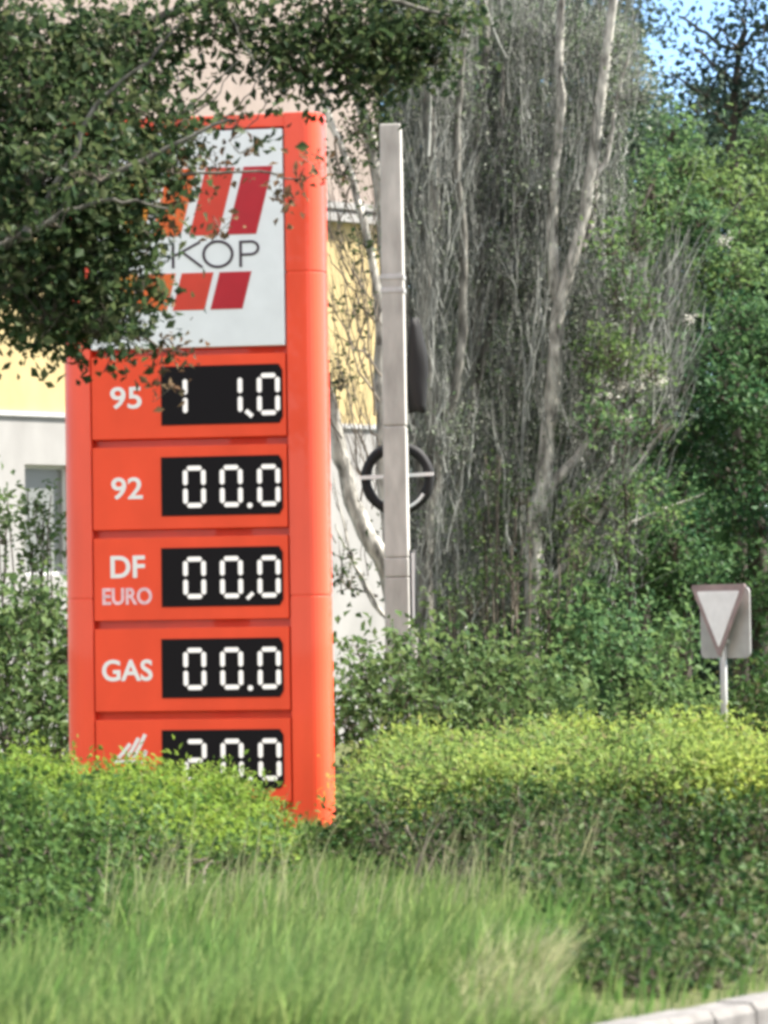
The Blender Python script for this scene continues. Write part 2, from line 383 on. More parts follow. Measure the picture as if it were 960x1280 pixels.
w_.ribbon([(.205 + .118 * math.cos(t), 4.634 + .103 * math.sin(t)) for t in np.linspace(0, 2 * math.pi, 40, endpoint=False)], st, *yy, closed=True)
w_.ribbon([(.392, 4.525), (.392, 4.738)], st, *yy)
w_.ribbon([(.405, 4.728)] + [(.475 + .062 * math.cos(t), 4.677 + .052 * math.sin(t)) for t in np.linspace(math.pi / 2, -math.pi / 2, 14)] + [(.405, 4.624)], st * .9, yy[0] - .001, yy[1])
w_.build('wordmark', M['ink'], lp)

dg = bpy.context.evaluated_depsgraph_get
def text_mesh(name, s, x0, x1, z0, z1, y, m, parent, bold=.0):
    cu = bpy.data.curves.new(name, 'FONT'); cu.body = s; cu.size = 1; cu.extrude = .01; cu.offset = bold; cu.resolution_u = 6
    o = bpy.data.objects.new(name, cu); C.objects.link(o); bpy.context.view_layer.update()
    me = bpy.data.meshes.new_from_object(o.evaluated_get(dg())); C.objects.unlink(o); bpy.data.objects.remove(o)
    v = np.zeros(len(me.vertices) * 3); me.vertices.foreach_get('co', v); v = v.reshape(-1, 3)
    lo, hi = v.min(0), v.max(0); u = (v - lo) / (hi - lo)
    nv = np.stack([x0 + u[:, 0] * (x1 - x0), y - u[:, 2] * .004, z0 + u[:, 1] * (z1 - z0)], 1)
    me.vertices.foreach_set('co', nv.ravel()); me.update(); me.materials.clear()
    return link(name, me, m, parent)

def seg_digit(mb, x, z, wd, h, lit, y0, y1, t=.038):
    """seven segments a..g as hexagonal bars with gaps"""
    hw = t / 2; g = .011; zm = z + h / 2
    def bar(ax, az, bx, bz):
        d = np.array([bx - ax, bz - az]); Ln = np.linalg.norm(d); d /= Ln; n = np.array([-d[1], d[0]])
        a = np.array([ax, az]) + d * g; b = np.array([bx, bz]) - d * g; c = hw * .75
        p = [a, a + d * c - n * hw, b - d * c - n * hw, b, b - d * c + n * hw, a + d * c + n * hw]
        mb.prism([tuple(q) for q in p], y0, y1, 'y')
    xl, xr, zb, zt = x + hw, x + wd - hw, z + hw, z + h - hw
    S = dict(a=(xl, zt, xr, zt), b=(xr, zm, xr, zt), c=(xr, zb, xr, zm), d=(xl, zb, xr, zb), e=(xl, zb, xl, zm), f=(xl, zm, xl, zt), g=(xl, zm, xr, zm))
    for k in lit: bar(*S[k])

rows = [('95', [('ef', 0), ('bc', 1), ('abcdef', 2)], 'slash'), ('92', [('abcdef', 0), ('abcdef', 1), ('abcdef', 2)], 'dot'),
        ('DF', [('abcdef', 0), ('abcdef', 1), ('abcdef', 2)], 'comma'), ('GAS', [('abcdef', 0), ('abcdef', 1), ('abcdef', 2)], 'dot'), ('flame', [('abged', 0), ('abcdef', 1), ('abcdef', 2)], 'dot')]
SKEW = [.008, .0, -.008, -.016, -.022]
PLAB = ['red price panel lettered 95 with partly dark digits', 'red price panel lettered 92', 'red price panel lettered DF EURO', 'red price panel lettered GAS', 'lowest red price panel with a white flame mark']
for i, (nm, digs, pt) in enumerate(rows):
    zb = 3.155 - .734 * i; zt = zb + .668
    pan = MB().box(PX0, PX1, -.012, .126, zb, zt).build('price_panel', M['red_panel'], sign, bevel=.006); pan['label'] = PLAB[i]
    o = SKEW[i]
    cut = .022
    dz0, dz1 = zb + .105, zb + .58
    xa, xb = -.285 + o, .712 + o
    # display plate with clipped right corners
    plate = [(xa, dz0), (xb - .03, dz0), (xb, dz0 + .05), (xb, dz1 - .05), (xb - .03, dz1), (xa, dz1)]
    MB().prism(plate, -.020, -.0122, 'y').build('display', M['black'], pan)
    for lit, c in digs:
        d = MB(); seg_digit(d, (-.105, .198, .505)[c] + o, zb + .168, .187, .338, lit, -.026, -.0203); d.build('digit', M['digit'], pan)
    d = MB()
    x = .442 + o; z = zb + .178
    if pt == 'dot': d.prism([(x + .022 * math.cos(t), z + .022 * math.sin(t)) for t in np.linspace(0, 2 * math.pi, 12, endpoint=False)], -.026, -.0203, 'y')
    elif pt == 'slash': d.ribbon([(x - .03, z + .03), (x + .022, z - .018)], .035, -.026, -.0203)
    else: d.ribbon([(x + .025, z + .03), (x - .025, z - .018)], .03, -.026, -.0203)
    d.build('decimal_point', M['digit'], pan)
    if nm == 'flame':
        f = MB()
        for k, (ax, h) in enumerate(((-.67, .115), (-.60, .16), (-.545, .19))):
            f.ribbon([(ax, zb + .36), (ax + .05, zb + .36 + h * .45), (ax + .10, zb + .36 + h)], .030, -.016, -.0122)
        f.ribbon([(-.70, zb + .33), (-.47, zb + .33)], .028, -.016, -.0122)
        f.ribbon([(-.46, zb + .365), (-.44, zb + .42)], .03, -.016, -.0122)
        f.build('flame_mark', M['white_letter'], pan)
    elif nm == 'DF':
        text_mesh('fuel_name', 'DF', -.715, -.43, zb + .345, zb + .525, -.0122, M['white_letter'], pan, .022)
        text_mesh('fuel_name', 'EURO', -.785, -.375, zb + .128, zb + .266, -.0122, M['pink_letter'], pan, .026)
    elif nm == 'GAS':
        text_mesh('fuel_name', 'GAS', -.795, -.378, zb + .245, zb + .420, -.0122, M['white_letter'], pan, .022)
    else:
        text_mesh('fuel_name', nm, -.70, -.44, zb + .245, zb + .425, -.0122, M['white_letter'], pan, .015)

# ------------------------------------------------------------------ concrete pole and the things on it
pb = P(498, 800, 36); pb[2] = 0
pole = empty('utility_pole', pb, math.radians(-5), label='square tapering concrete pole standing right of the red price sign', cat='pole')
mb = MB(); H = 6.50
prev = None
for z0, z1 in ((0, 2.1), (2.108, 2.29), (2.298, 3.56), (3.572, H)):
    def half(z): return .125 - .024 * z / H
    v = [(sx * half(z), sy * half(z), z) for z in (z0, z1) for sx, sy in ((-1, -1), (1, -1), (1, 1), (-1, 1))]
    mb.add(v, [(3, 2, 1, 0), (4, 5, 6, 7), (0, 1, 5, 4), (1, 2, 6, 5), (2, 3, 7, 6), (3, 0, 4, 7)])
mb.box(-.095, .095, -.095, .095, .1, H - .05)
mb.build('shaft', M['concrete'], pole, bevel=.012)
for z in (4.86, 4.99):
    h = .125 - .024 * z / H + .008
    MB().box(-h, h, -h, h, z, z + .045).build('clamp_band', M['metal'], pole, bevel=.004)
rc = P(497, 598, 36.45)
ring = empty('ring_sign', rc, math.radians(-6), label='black ring with a thin white crossbar mounted behind the concrete pole', cat='ring')
U, W = 56, 10; V, Q = [], []
for i in range(U):
    a = 2 * math.pi * i / U; R0 = .312
    for j in range(W):
        b = 2 * math.pi * j / W
        rr = R0 + .052 * math.cos(b) * (1 + .06 * math.sin(9 * a))
        V.append((rr * math.cos(a), .05 * math.sin(b), rr * math.sin(a)))
        Q.append((i * W + j, ((i + 1) % U) * W + j, ((i + 1) % U) * W + (j + 1) % W, i * W + (j + 1) % W))
fast_mesh('ring', np.array(V), np.array(Q), M['tyre'], ring, True)
MB().prism([(-.37, -.008), (.36, .018), (.36, .052), (-.37, .028)], -.075, -.055, 'y').build('crossbar', M['white_paint'], ring)
MB().ribbon([(.30 * math.cos(t), .30 * math.sin(t)) for t in np.linspace(-1.35, -.55, 12)], .03, -.06, -.052).build('white_mark', M['white_paint'], ring)
# dark bag hanging at the pole
bagc = P(519, 458, 36.12)
V, Q = [], []
U, W = 14, 16
for i in range(U):
    t = i / (U - 1); z = .46 - .90 * t
    wx = .040 + .066 * math.sin(min(1, t * 1.25) * math.pi * .62) ** .8 * (1 - .28 * max(0, t - .8) / .2)
    for j in range(W):
        a = 2 * math.pi * j / W; k = 1 + .10 * math.sin(3 * a + 5 * t) + .05 * math.sin(2 * a - 9 * t)
        V.append((wx * k * math.cos(a) + .02 * t, .09 * k * math.sin(a) * (wx / .15), z + .02 * math.cos(3 * a)))
for i in range(U - 1):
    for j in range(W): Q.append((i * W + j, i * W + (j + 1) % W, (i + 1) * W + (j + 1) % W, (i + 1) * W + j))
n = len(V); V += [(0, 0, .47), (.02, 0, -.44)]
T = [(q[0], q[1], q[2]) for q in Q] + [(q[0], q[2], q[3]) for q in Q] + [(n, (j + 1) % W, j) for j in range(W)] + [(n + 1, (U - 1) * W + j, (U - 1) * W + (j + 1) % W) for j in range(W)]
bag = fast_mesh('hanging_bag', np.array(V), np.array(T), M['tyre'], None, True); bag.location = bagc
tag(bag, 'black sagging bag hanging against the right side of the concrete pole', 'bag')
# small dark post with white stripe beside the pole foot
gp = P(517, 800, 35.6); gp[2] = 0
gpo = empty('marker_post', gp, 0, label='short dark post with a white stripe and pale foot beside the concrete pole', cat='post')
mb = MB(); mb.prism([(.032 * math.cos(t), .032 * math.sin(t)) for t in np.linspace(0, 2 * math.pi, 14, endpoint=False)], 1.62, 2.36)
mb.build('shaft', M['tyre'], gpo, True)
MB().box(-.008, .016, -.046, -.028, 1.66, 2.33).build('stripe', M['white_paint'], gpo)
mb = MB(); mb.prism([(.042 * math.cos(t), .042 * math.sin(t)) for t in np.linspace(0, 2 * math.pi, 14, endpoint=False)], 0, 1.615)
mb.build('foot', M['kerb'], gpo, True)

# ------------------------------------------------------------------ give-way sign
gb = P(906, 930, 36); gb[2] = 0
gw = empty('give_way_sign', gb, math.radians(-44), label='white inverted triangle road sign on a thin grey post among the bushes', cat='road sign')
gz = 1.5 + (800 - 787) / 129.0
mb = MB(); mb.prism([(.034 * math.cos(t), .034 * math.sin(t)) for t in np.linspace(0, 2 * math.pi, 16, endpoint=False)], 0, 1.97)
mb.build('post', M['metal'], gw, True)
def tri(rw, rh, zt, r=.05):
    P3 = [(0, zt - rh), (rw / 2, zt), (-rw / 2, zt)]; pts = []
    for i in range(3):
        a, b, c = np.array(P3[i - 1]), np.array(P3[i]), np.array(P3[(i + 1) % 3])
        u = (a - b) / np.linalg.norm(a - b); v = (c - b) / np.linalg.norm(c - b)
        p0, p1 = b + u * r, b + v * r
        for t in np.linspace(0, 1, 6): pts.append(tuple((1 - t) ** 2 * p0 + 2 * t * (1 - t) * b + t * t * p1))
    return pts
ZT = 1.99
MB().prism(tri(.69, .72, ZT), -.062, -.045, 'y').build('plate', M['sign_red'], gw)
MB().prism(tri(.53, .55, ZT - .065, .03), -.0665, -.0625, 'y').build('white_face', M['sign_white'], gw)
MB().prism([(sx * .245 + r_ * math.cos(t) * 1, 1.62 + sz * .285 + r_ * math.sin(t)) for sx, sz, a0, r_ in ((1, -1, -math.pi / 2, .06), (1, 1, 0, .06), (-1, 1, math.pi / 2, .06), (-1, -1, math.pi, .06)) for t in np.linspace(a0, a0 + math.pi / 2, 6)],
           .036, .050, 'y').build('rear_plate', M['sign_back'], gw)
for z in (1.42, 1.78): MB().box(-.05, .05, -.0445, .0355, z, z + .04).build('bracket', M['metal'], gw)

# ------------------------------------------------------------------ vegetation builders
def veg(name, label, cat, base, crown_parts, leafm, wood=None, woodm=None, twigs=None, twigm=None, group=None, extra=(), crown_name='crown'):
    root = empty(name, base, 0, label=label, cat=cat, group=group); base = np.asarray(base, float)
    if wood:
        v, q = merge(wood); fast_mesh('trunk', v - base, q, woodm, root, True)
    if twigs:
        v, q = merge(twigs); fast_mesh('branches', v - base, q, twigm, root)
    if crown_parts:
        v, q = merge(crown_parts); fast_mesh(crown_name, v - base, q, leafm, root)
    for nm, parts, m in extra:
        v, q = merge(parts); fast_mesh(nm, v - base, q, m, root)
    return root

def crown(clumps, leaf, dens, up=.4, per=14, sigk=1.8, squash=.8, aspect=.58, shell=.35, twig=True, deep=1.0, tw_r=.008, droop=0):
    """clumps (px, py, depth, radius in px[, radius y in px]) -> leaves and twigs; dens = leaves per square metre of silhouette"""
    cp, tp = [], []
    for c in clumps:
        px, py, d, r = c[:4]; ry = c[4] if len(c) > 4 else r * squash
        m = F / d; cen = P(px, py, d); rx, rz = r / m, ry / m
        rad = np.array([rx, rx * deep, rz]); area = math.pi * rx * rz
        n = max(3, int(dens * area / per))
        pts, out, ends = clump_points(cen, rad, n, per, leaf * sigk, shell)
        pts = pts[pts[:, 2] > .03]; out = (pts - cen) / rad; out /= np.linalg.norm(out, axis=1, keepdims=True) + 1e-9
        cp.append(leaves(pts, leaf, up, out, aspect, droop))
        if twig: tp.append(twig_tubes(cen - np.array([0, 0, rz * .6]), ends, tw_r, tw_r * .35))
    return cp, tp

def limbs_to(clumps, trunk_pts, r0=.035, r1=.012, wob=.02):
    """a limb from the nearest lower trunk point out to each clump"""
    out = []
    tp = np.asarray(trunk_pts)
    for c in clumps:
        cen = P(c[0], c[1], c[2]); dd = np.linalg.norm(tp - cen, axis=1) + np.where(tp[:, 2] > cen[2] - .25, 3.0, 0)
        a = tp[int(np.argmin(dd))]; mid = a * .5 + cen * .5 + np.array([0, 0, .12 * np.linalg.norm(cen - a)]) * rng.uniform(-.4, .6)
        out.append(limb([a, mid, cen], r0, r1, 10, wob, 6))
    return out

# ------------------------------------------------------------------ far wood behind everything
def far_wood():
    cp = []
    for row in range(15):
        for col in range(13):
            px = 505 + col * 48 + rng.uniform(-22, 22); py = -60 + row * 68 + rng.uniform(-25, 25)
            if px > 805 and py < 150 - (px - 805) * .1: continue
            if px > 770 and py < 60: continue
            c, _ = crown([(px, py, rng.uniform(58, 66), 62)], .14, 620, per=12, twig=False, squash=.9)
            cp += c
    v, q = merge(cp); o = fast_mesh('far_wood', v, q, M['leaf_far'])
    tag(o, 'dark green wood rising far behind the grey poplars', 'wood', kind='stuff')
far_wood()

# ------------------------------------------------------------------ grey twiggy poplars
def strands(n, xr, yr, d, spread, lean, length, r=(.0065, .0022), k=10, wig=.03):
    """upright shoots: px/py ranges of their feet, lean in metres per metre to the right"""
    a = np.array([P(rng.uniform(*xr), rng.uniform(*yr), d + rng.normal(0, spread)) for _ in range(n)])
    Ln = rng.uniform(*length, n); t = np.linspace(0, 1, k)
    lx = rng.normal(lean[0], lean[1], n); ly = rng.normal(0, .12, n); cv = rng.normal(-.25, .2, n)
    p = np.zeros((n, k, 3))
    p[:, :, 0] = a[:, None, 0] + Ln[:, None] * (lx[:, None] * t + lx[:, None] * cv[:, None] * t ** 2)
    p[:, :, 1] = a[:, None, 1] + Ln[:, None] * ly[:, None] * t
    p[:, :, 2] = a[:, None, 2] + Ln[:, None] * t
    w1 = np.cumsum(rng.normal(0, wig, (n, k, 3)), 1) * .6; w1[..., 2] *= .4; p += w1
    rr = np.linspace(r[0], r[1], k)[None] * rng.uniform(.5, 1.6, (n, 1))
    ok = a[:, 2] > 0.2
    p, rr = p[ok], rr[ok]; n = len(p)
    P_, R_ = [p], [rr]
    for _ in range(3):                                               # forks leaving each shoot at a sharp angle
        j = rng.integers(1, k - 2, n); o = p[np.arange(n), j]; tn = p[np.arange(n), j + 1] - o
        tn /= np.linalg.norm(tn, axis=1, keepdims=True)
        dr = tn + rng.normal(0, .28, (n, 3)); dr[:, 2] += .15; dr /= np.linalg.norm(dr, axis=1, keepdims=True)
        l2 = (np.linalg.norm(p[:, -1] - p[:, 0], axis=1) * rng.uniform(.25, .6, n))[:, None, None]
        c = o[:, None] + dr[:, None] * l2 * t[None, :, None] + np.array([0, 0, .18]) * l2 * t[None, :, None] ** 2
        c += np.cumsum(rng.normal(0, wig * .5, (n, k, 3)), 1) * .5 * np.minimum(1, np.arange(k) / 2)[None, :, None]
        P_.append(c); R_.append((rr[np.arange(n), j] * .75)[:, None] * np.linspace(1, .3, k)[None])
    return tubes(np.concatenate(P_), np.concatenate(R_), 3)

def poplar(name, label, base_px, d, trunks, strand_specs, clumps, dens=3000, leaf=.05, woodm='bark_pale', extra=(), group='grey twiggy poplars'):
    base = P(base_px, 800, d); base[2] = 0
    wood = []
    for pts, r0, r1 in trunks:
        w3 = PV(pts, d - .55); 
        if pts[0][1] >= 780: w3[0] = (w3[0][0], d - .55, 0.0)
        wob = np.cumsum(rng.normal(0, .02, len(w3))); w3[:, 1] += wob
        wood.append(limb(w3, r0, r1, 26, .009, 9))
    tw = [strands(*s) for s in strand_specs]
    xa = min(c[0] for c in clumps) - 22; xb = max(c[0] for c in clumps) + 15
    for y0, y1, n in ((500, 800, 12), (200, 500, 12), (0, 250, 10)):
        tw.append(strands(n, (xa, min(xb, xa + 150)), (y0, y1), d - .35, .25, (.05, .07), (1.0, 2.4), (.014, .004), 12, .03))
    cp, tp = crown(clumps, leaf, dens, per=9, sigk=2.2, squash=1.0, shell=.1, tw_r=.006)
    c2, t2 = crown([(a[0] + rng.uniform(-25, 25), a[1] + rng.uniform(-25, 25), d - rng.uniform(.2, .6), 42) for a in clumps], leaf * .9, dens * .26, per=7, sigk=2.2, squash=1.2, shell=.1, tw_r=.007)
    cp += c2; tp += t2
    tw.append(strands(60, (xa, xb), (60, 780), d - 1.0, .15, (.06, .2), (.4, 1.2), (.006, .002), 8, .03))
    return veg(name, label, 'tree', base, cp, M['leaf_drab'], wood, M[woodm], tw + tp, M['twig'], group, extra)

poplar('grey_poplar', 'grey poplar nearest the concrete pole with dark upright stems', 535, 39.5,
       [([(535, 850), (530, 700), (545, 560), (530, 400), (542, 250), (533, 100), (530, -60)], .12, .06),
        ([(545, 560), (572, 470), (580, 330), (572, 180), (585, 20)], .06, .03), ([(532, 640), (515, 520), (508, 360), (516, 220)], .05, .02)],
       [(420, (500, 590), (150, 800), 39.5, .5, (.02, .16), (.3, 1.2)), (300, (490, 600), (0, 400), 39.6, .5, (.0, .15), (.3, 1.1))],
       [(540, 740, 40, 45), (535, 640, 40.2, 45), (545, 540, 40.2, 45), (535, 440, 40.2, 45), (545, 340, 40.2, 45), (540, 240, 40.2, 45), (545, 140, 40.2, 50), (545, 40, 40.2, 50)], woodm='bark_grey')
poplar('grey_poplar', 'grey poplar with an ash coloured trunk between two other poplars', 575, 41.0,
       [([(568, 850), (562, 700), (575, 560), (592, 450), (600, 330), (592, 200), (604, 60), (606, -60)], .10, .045),
        ([(578, 550), (606, 440), (630, 350), (642, 290), (650, 200)], .06, .025), ([(600, 330), (622, 220), (628, 80)], .05, .02)],
       [(440, (555, 660), (150, 800), 41, .5, (.05, .17), (.3, 1.2)), (320, (550, 660), (0, 400), 41, .5, (.03, .16), (.3, 1.1))],
       [(600, 740, 41.6, 45), (605, 640, 41.6, 45), (615, 540, 41.8, 48), (610, 440, 41.8, 48), (620, 340, 41.8, 48), (610, 240, 41.8, 48), (620, 140, 41.8, 50), (620, 40, 41.8, 50)], woodm='bark_grey')
bl = []
for px, py in ((752, 478), (763, 492), (745, 498), (780, 484), (804, 470), (800, 484), (826, 476), (785, 522), (905, 300), (862, 400)):
    c = P(px, py, 38.7); bl.append(leaves(c + rng.normal(0, .034, (46, 3)), .028, .8, None, .9))  # small cream leaf clusters at the listed spots
poplar('grey_poplar', 'pale trunked grey poplar forking high, with bare branches reaching right', 668, 40.0,
       [([(668, 850), (667, 690), (680, 600), (690, 480), (697, 400), (714, 330), (735, 240), (752, 120), (767, 0), (775, -80)], .10, .045),
        ([(700, 390), (691, 330), (692, 250), (700, 160), (700, 50), (706, -60)], .075, .04),
        ([(672, 655), (692, 604), (722, 570), (750, 530), (772, 495), (786, 430), (800, 380)], .065, .018),
        ([(640, 850), (662, 760), (692, 722), (740, 660), (790, 590), (835, 530)], .05, .012),
        ([(690, 722), (678, 700), (672, 680)], .03, .02), ([(700, 700), (735, 630), (768, 575)], .025, .008), ([(712, 690), (820, 640), (880, 618)], .02, .006),
        ([(735, 240), (760, 190), (772, 120), (790, 60)], .035, .012), ([(715, 330), (740, 280), (750, 200)], .05, .015)],
       [(300, (650, 740), (150, 800), 40.4, .4, (.10, .19), (.3, 1.2)), (340, (640, 790), (30, 420), 40.4, .4, (.08, .18), (.3, 1.1)),
        (120, (680, 780), (420, 780), 39.8, .4, (.55, .25), (.6, 1.6), (.009, .003), 8, .03), (90, (760, 840), (380, 560), 39.8, .4, (.5, .25), (.6, 1.3), (.008, .003), 8, .04)],
       [(650, 740, 41, 45), (660, 640, 41, 48), (650, 540, 41, 48), (655, 440, 41, 48), (660, 340, 41, 48), (665, 240, 41, 48), (660, 140, 41, 50), (670, 40, 41, 55),
        (735, 640, 41, 50), (740, 540, 41, 50), (740, 440, 41, 55), (755, 350, 41, 50), (745, 250, 41, 48), (745, 150, 41, 48), (760, 60, 41, 45), (800, 470, 41, 45), (800, 110, 41, 30)],
       extra=(('tufts', bl, M['tuft']),))

# leaning bare tree between the sign and the pole
b0 = P(500, 830, 37.5); b0[2] = 0
d = 37.5
tr = [limb(np.vstack([b0, PV([(492, 740), (458, 670), (432, 600), (420, 540), (405, 470)], d)]), .115, .06, 18, .012, 9),
      limb(PV([(476, 430), (470, 350), (455, 280), (438, 215), (415, 150), (392, 95), (370, 60)], d), .05, .025, 18, .01, 7),
      limb(PV([(482, 330), (476, 240), (462, 170), (446, 110), (430, 40)], d + .3), .07, .05, 14, .01, 8),
      limb(np.vstack([PV([(492, 740), (480, 600), (478, 500), (476, 430), (484, 330)], d + .4)]), .07, .06, 14, .01, 8),
      limb(PV([(488, 780), (460, 735), (436, 690), (418, 655)], d - .2), .02, .008, 12, .008, 5),
      limb(PV([(490, 775), (470, 760), (440, 700), (425, 640), (418, 600)], d - .1), .018, .006, 12, .008, 5)]
tw = []
for pts in ([(474, 405), (445, 370), (420, 335), (405, 310)], [(472, 500), (452, 470), (440, 430), (432, 360), (425, 300)], [(468, 520), (462, 440), (455, 380), (440, 330)], [(440, 640), (430, 590), (424, 540), (418, 470)], [(450, 660), (452, 600), (440, 540), (428, 500)],
            [(476, 470), (455, 440), (430, 425), (415, 420)], [(440, 690), (428, 700), (415, 690)], [(470, 745), (440, 735), (420, 740)], [(465, 600), (455, 560), (440, 520), (433, 470)],
            [(445, 215), (430, 260), (420, 290)], [(420, 170), (425, 230), (445, 270)], [(475, 560), (462, 530), (452, 490)], [(460, 450), (446, 400), (444, 350)]):
    tw.append(limb(PV(pts, d + rng.uniform(-.3, .3)), .013, .004, 12, .012, 4))
tw.append(strands(75, (418, 480), (300, 740), d, .4, (-.2, .3), (.5, 1.2), (.006, .002), 8, .03))
cp, tp = crown([(430, 205, 37.5, 22, 26), (455, 290, 37.5, 16, 30), (475, 90, 37.8, 40, 45), (455, 60, 37.6, 36, 40), (500, 70, 38.2, 40, 40), (445, 150, 37.6, 20, 30), (470, 170, 37.8, 18, 40), (425, 470, 37.4, 12, 30), (440, 380, 37.4, 10, 26), (435, 720, 37.2, 14, 26)], .07, 1300, per=8, shell=.1)
veg('leaning_tree', 'bare pale trunk leaning left between the red sign and the concrete pole', 'tree', b0, cp, M['leaf_fore'], tr, M['bark_pale'], tw + tp, M['twig_dark'])

# ------------------------------------------------------------------ green trees on the right
def green_tree(name, label, base_px, d, trunk, clumps, leafm, leaf=.085, dens=1700, r0=.16, group='green trees right of the poplars', bark='bark_dark', per=14, up=.5):
    base = P(base_px, 800, d); base[2] = 0
    tp3 = PV(trunk, d); tp3 = np.vstack([base, tp3])
    wood = [limb(tp3, r0, r0 * .35, 18, .02, 9)]
    dense = smooth_path(tp3, 20); wood += limbs_to(clumps, dense, r0 * .3, .015)
    clumps = [(a[0], a[1], a[2] + rng.normal(0, .35), a[3] * rng.uniform(.62, 1.0)) + tuple(a[4:]) for a in clumps]
    cp, tp = crown(clumps, leaf, dens, per=per, up=up, squash=.72)
    return veg(name, label, 'tree', base, cp, M[leafm], wood, M[bark], tp, M['twig_dark'], group)

green_tree('broadleaf_tree', 'thin young green tree growing through the right flank of the poplars', 790, 39.0, [(785, 720), (780, 560), (785, 420), (790, 280)],
           [(795, 290, 39, 30, 40), (770, 360, 39, 28, 40), (810, 380, 39, 32), (765, 440, 39, 26, 34), (815, 460, 39, 30), (780, 520, 39, 30), (830, 530, 39.2, 30), (790, 610, 39, 34), (830, 640, 39, 34), (745, 620, 39.2, 24), (815, 230, 39.4, 26, 34), (745, 520, 38.8, 20, 30), (730, 450, 38.8, 16, 28), (760, 300, 38.8, 18, 30), (770, 680, 38.8, 30), (720, 640, 38.8, 22, 30)], 'leaf_mid', leaf=.065, dens=1500, r0=.018)
green_tree('broadleaf_tree', 'light yellowish green tree rising just right of the grey poplars', 800, 45, [(800, 700), (795, 520), (800, 380), (805, 260)],
           [(850, 205, 44, 50), (905, 230, 44, 50), (820, 260, 43.5, 45), (875, 270, 43, 55), (940, 290, 43.5, 50), (800, 310, 43, 45), (850, 330, 43, 55), (915, 340, 43, 50), (780, 370, 43.5, 42), (830, 390, 43.5, 45), (800, 440, 44, 45), (760, 420, 44, 38), (840, 165, 44.5, 30), (955, 180, 45, 50), (960, 240, 45, 40)], 'leaf_mid')
green_tree('broadleaf_tree', 'deep green dense tree whose crown hangs over the triangle sign', 950, 42, [(948, 800), (945, 650), (938, 520), (935, 420)],
           [(930, 395, 41, 55), (890, 430, 40.6, 50), (950, 450, 40.6, 50), (860, 480, 40.8, 45), (915, 490, 40.4, 50), (965, 520, 40.4, 45), (870, 540, 41, 50), (940, 560, 40.4, 45), (835, 560, 41, 42), (895, 590, 41.5, 45), (960, 600, 40.5, 40), (1000, 430, 41, 70), (1010, 560, 41, 70), (1060, 480, 41, 80), (955, 660, 40.5, 40), (985, 720, 40, 45), (960, 760, 40.4, 32), (920, 650, 41, 34), (975, 820, 40, 40), (930, 720, 42.6, 40)], 'leaf_deep')
green_tree('broadleaf_tree', 'dark green low branched tree behind the bush and triangle sign', 850, 44, [(850, 800), (845, 720), (850, 640), (855, 590)],
           [(800, 600, 43.5, 45), (850, 620, 43.5, 48), (790, 660, 43, 45), (840, 680, 43, 48), (880, 650, 43.5, 40), (810, 720, 43, 45), (865, 730, 43, 45), (890, 700, 44, 35), (770, 700, 43.5, 40), (830, 770, 43, 45)], 'leaf_deep', dens=1500)
green_tree('dark_pine', 'blackish green tree top against the blue sky patch', 925, 52, [(922, 600), (920, 300), (915, 130), (930, 40)],
           [(920, 95, 52, 34), (950, 70, 52, 40), (935, 120, 52, 36), (905, 80, 52, 24), (965, 110, 52, 36), (885, 105, 52, 22), (955, 30, 52, 28), (865, 60, 51, 16), (842, 95, 51, 18), (905, 35, 51.5, 20), (870, 130, 51, 24), (930, 5, 52, 26), (850, 20, 51, 12)], 'leaf_conifer', leaf=.12, dens=700, r0=.12, group=None)

# ------------------------------------------------------------------ shrubs
def shrub(name, label, clumps, leafm, leaf, dens, cat='shrub', group=None, per=12, aspect=.56, up=.5, tw_r=.006, stems=True, shell=.3, squash=.8, droop=0, sigk=1.8):
    px = np.mean([c[0] for c in clumps]); d = np.mean([c[2] for c in clumps]); base = P(px, 800, d); base[2] = 0
    cp, tp = crown(clumps, leaf, dens, per=per, aspect=aspect, up=up, tw_r=tw_r, shell=shell, squash=squash, droop=droop, sigk=sigk)
    for c in clumps:
        cen = P(c[0], c[1], c[2])
        foot = np.array([cen[0] * .7 + base[0] * .3, cen[1] * .7 + base[1] * .3, 0])
        for _ in range(3):
            e = cen + rng.normal(0, .08, 3); tp.append(limb([foot + rng.normal(0, .03, 3) * (1, 1, 0), (foot + e) / 2 + rng.normal(0, .05, 3), e], .014, .006, 8, .01, 4))
    return veg(name, label, cat, base, cp, M[leafm], None, None, tp, M['twig_dark'], group, crown_name='foliage')

shrub('shrub', 'broad green shrub between the red sign and the poplar trunks',
      [(450, 850, 34, 42), (440, 900, 33.5, 40), (500, 860, 33.5, 48), (480, 920, 33, 45), (550, 850, 33.8, 48), (560, 910, 33, 50), (610, 840, 34, 46), (630, 895, 33, 50), (665, 850, 34, 45), (690, 900, 33.4, 45), (715, 880, 34, 36), (520, 815, 35, 26), (600, 810, 34.6, 30), (455, 810, 35, 22)], 'leaf_shrub', .095, 1250)
shrub('shrub', 'loose green growth climbing among the grey poplar trunks',
      [(590, 740, 38.2, 36, 46), (640, 700, 38.4, 34, 44), (600, 650, 38.6, 26, 40), (650, 610, 38.6, 24, 36), (720, 690, 38.2, 34, 40), (555, 770, 38, 30, 36), (690, 750, 38, 36, 40), (615, 580, 38.7, 18, 34)], 'leaf_shrub', .06, 420)
shrub('shrub', 'mid green shrub left of the triangle sign post',
      [(740, 800, 38, 45), (780, 830, 37.5, 45), (720, 850, 37.5, 40), (830, 830, 37.6, 42), (800, 880, 37, 48), (860, 880, 37, 42), (850, 800, 38.5, 36), (700, 780, 38.5, 36), (730, 740, 39, 34), (680, 820, 38.2, 30), (770, 760, 39, 36)], 'leaf_mid', .095, 1150)
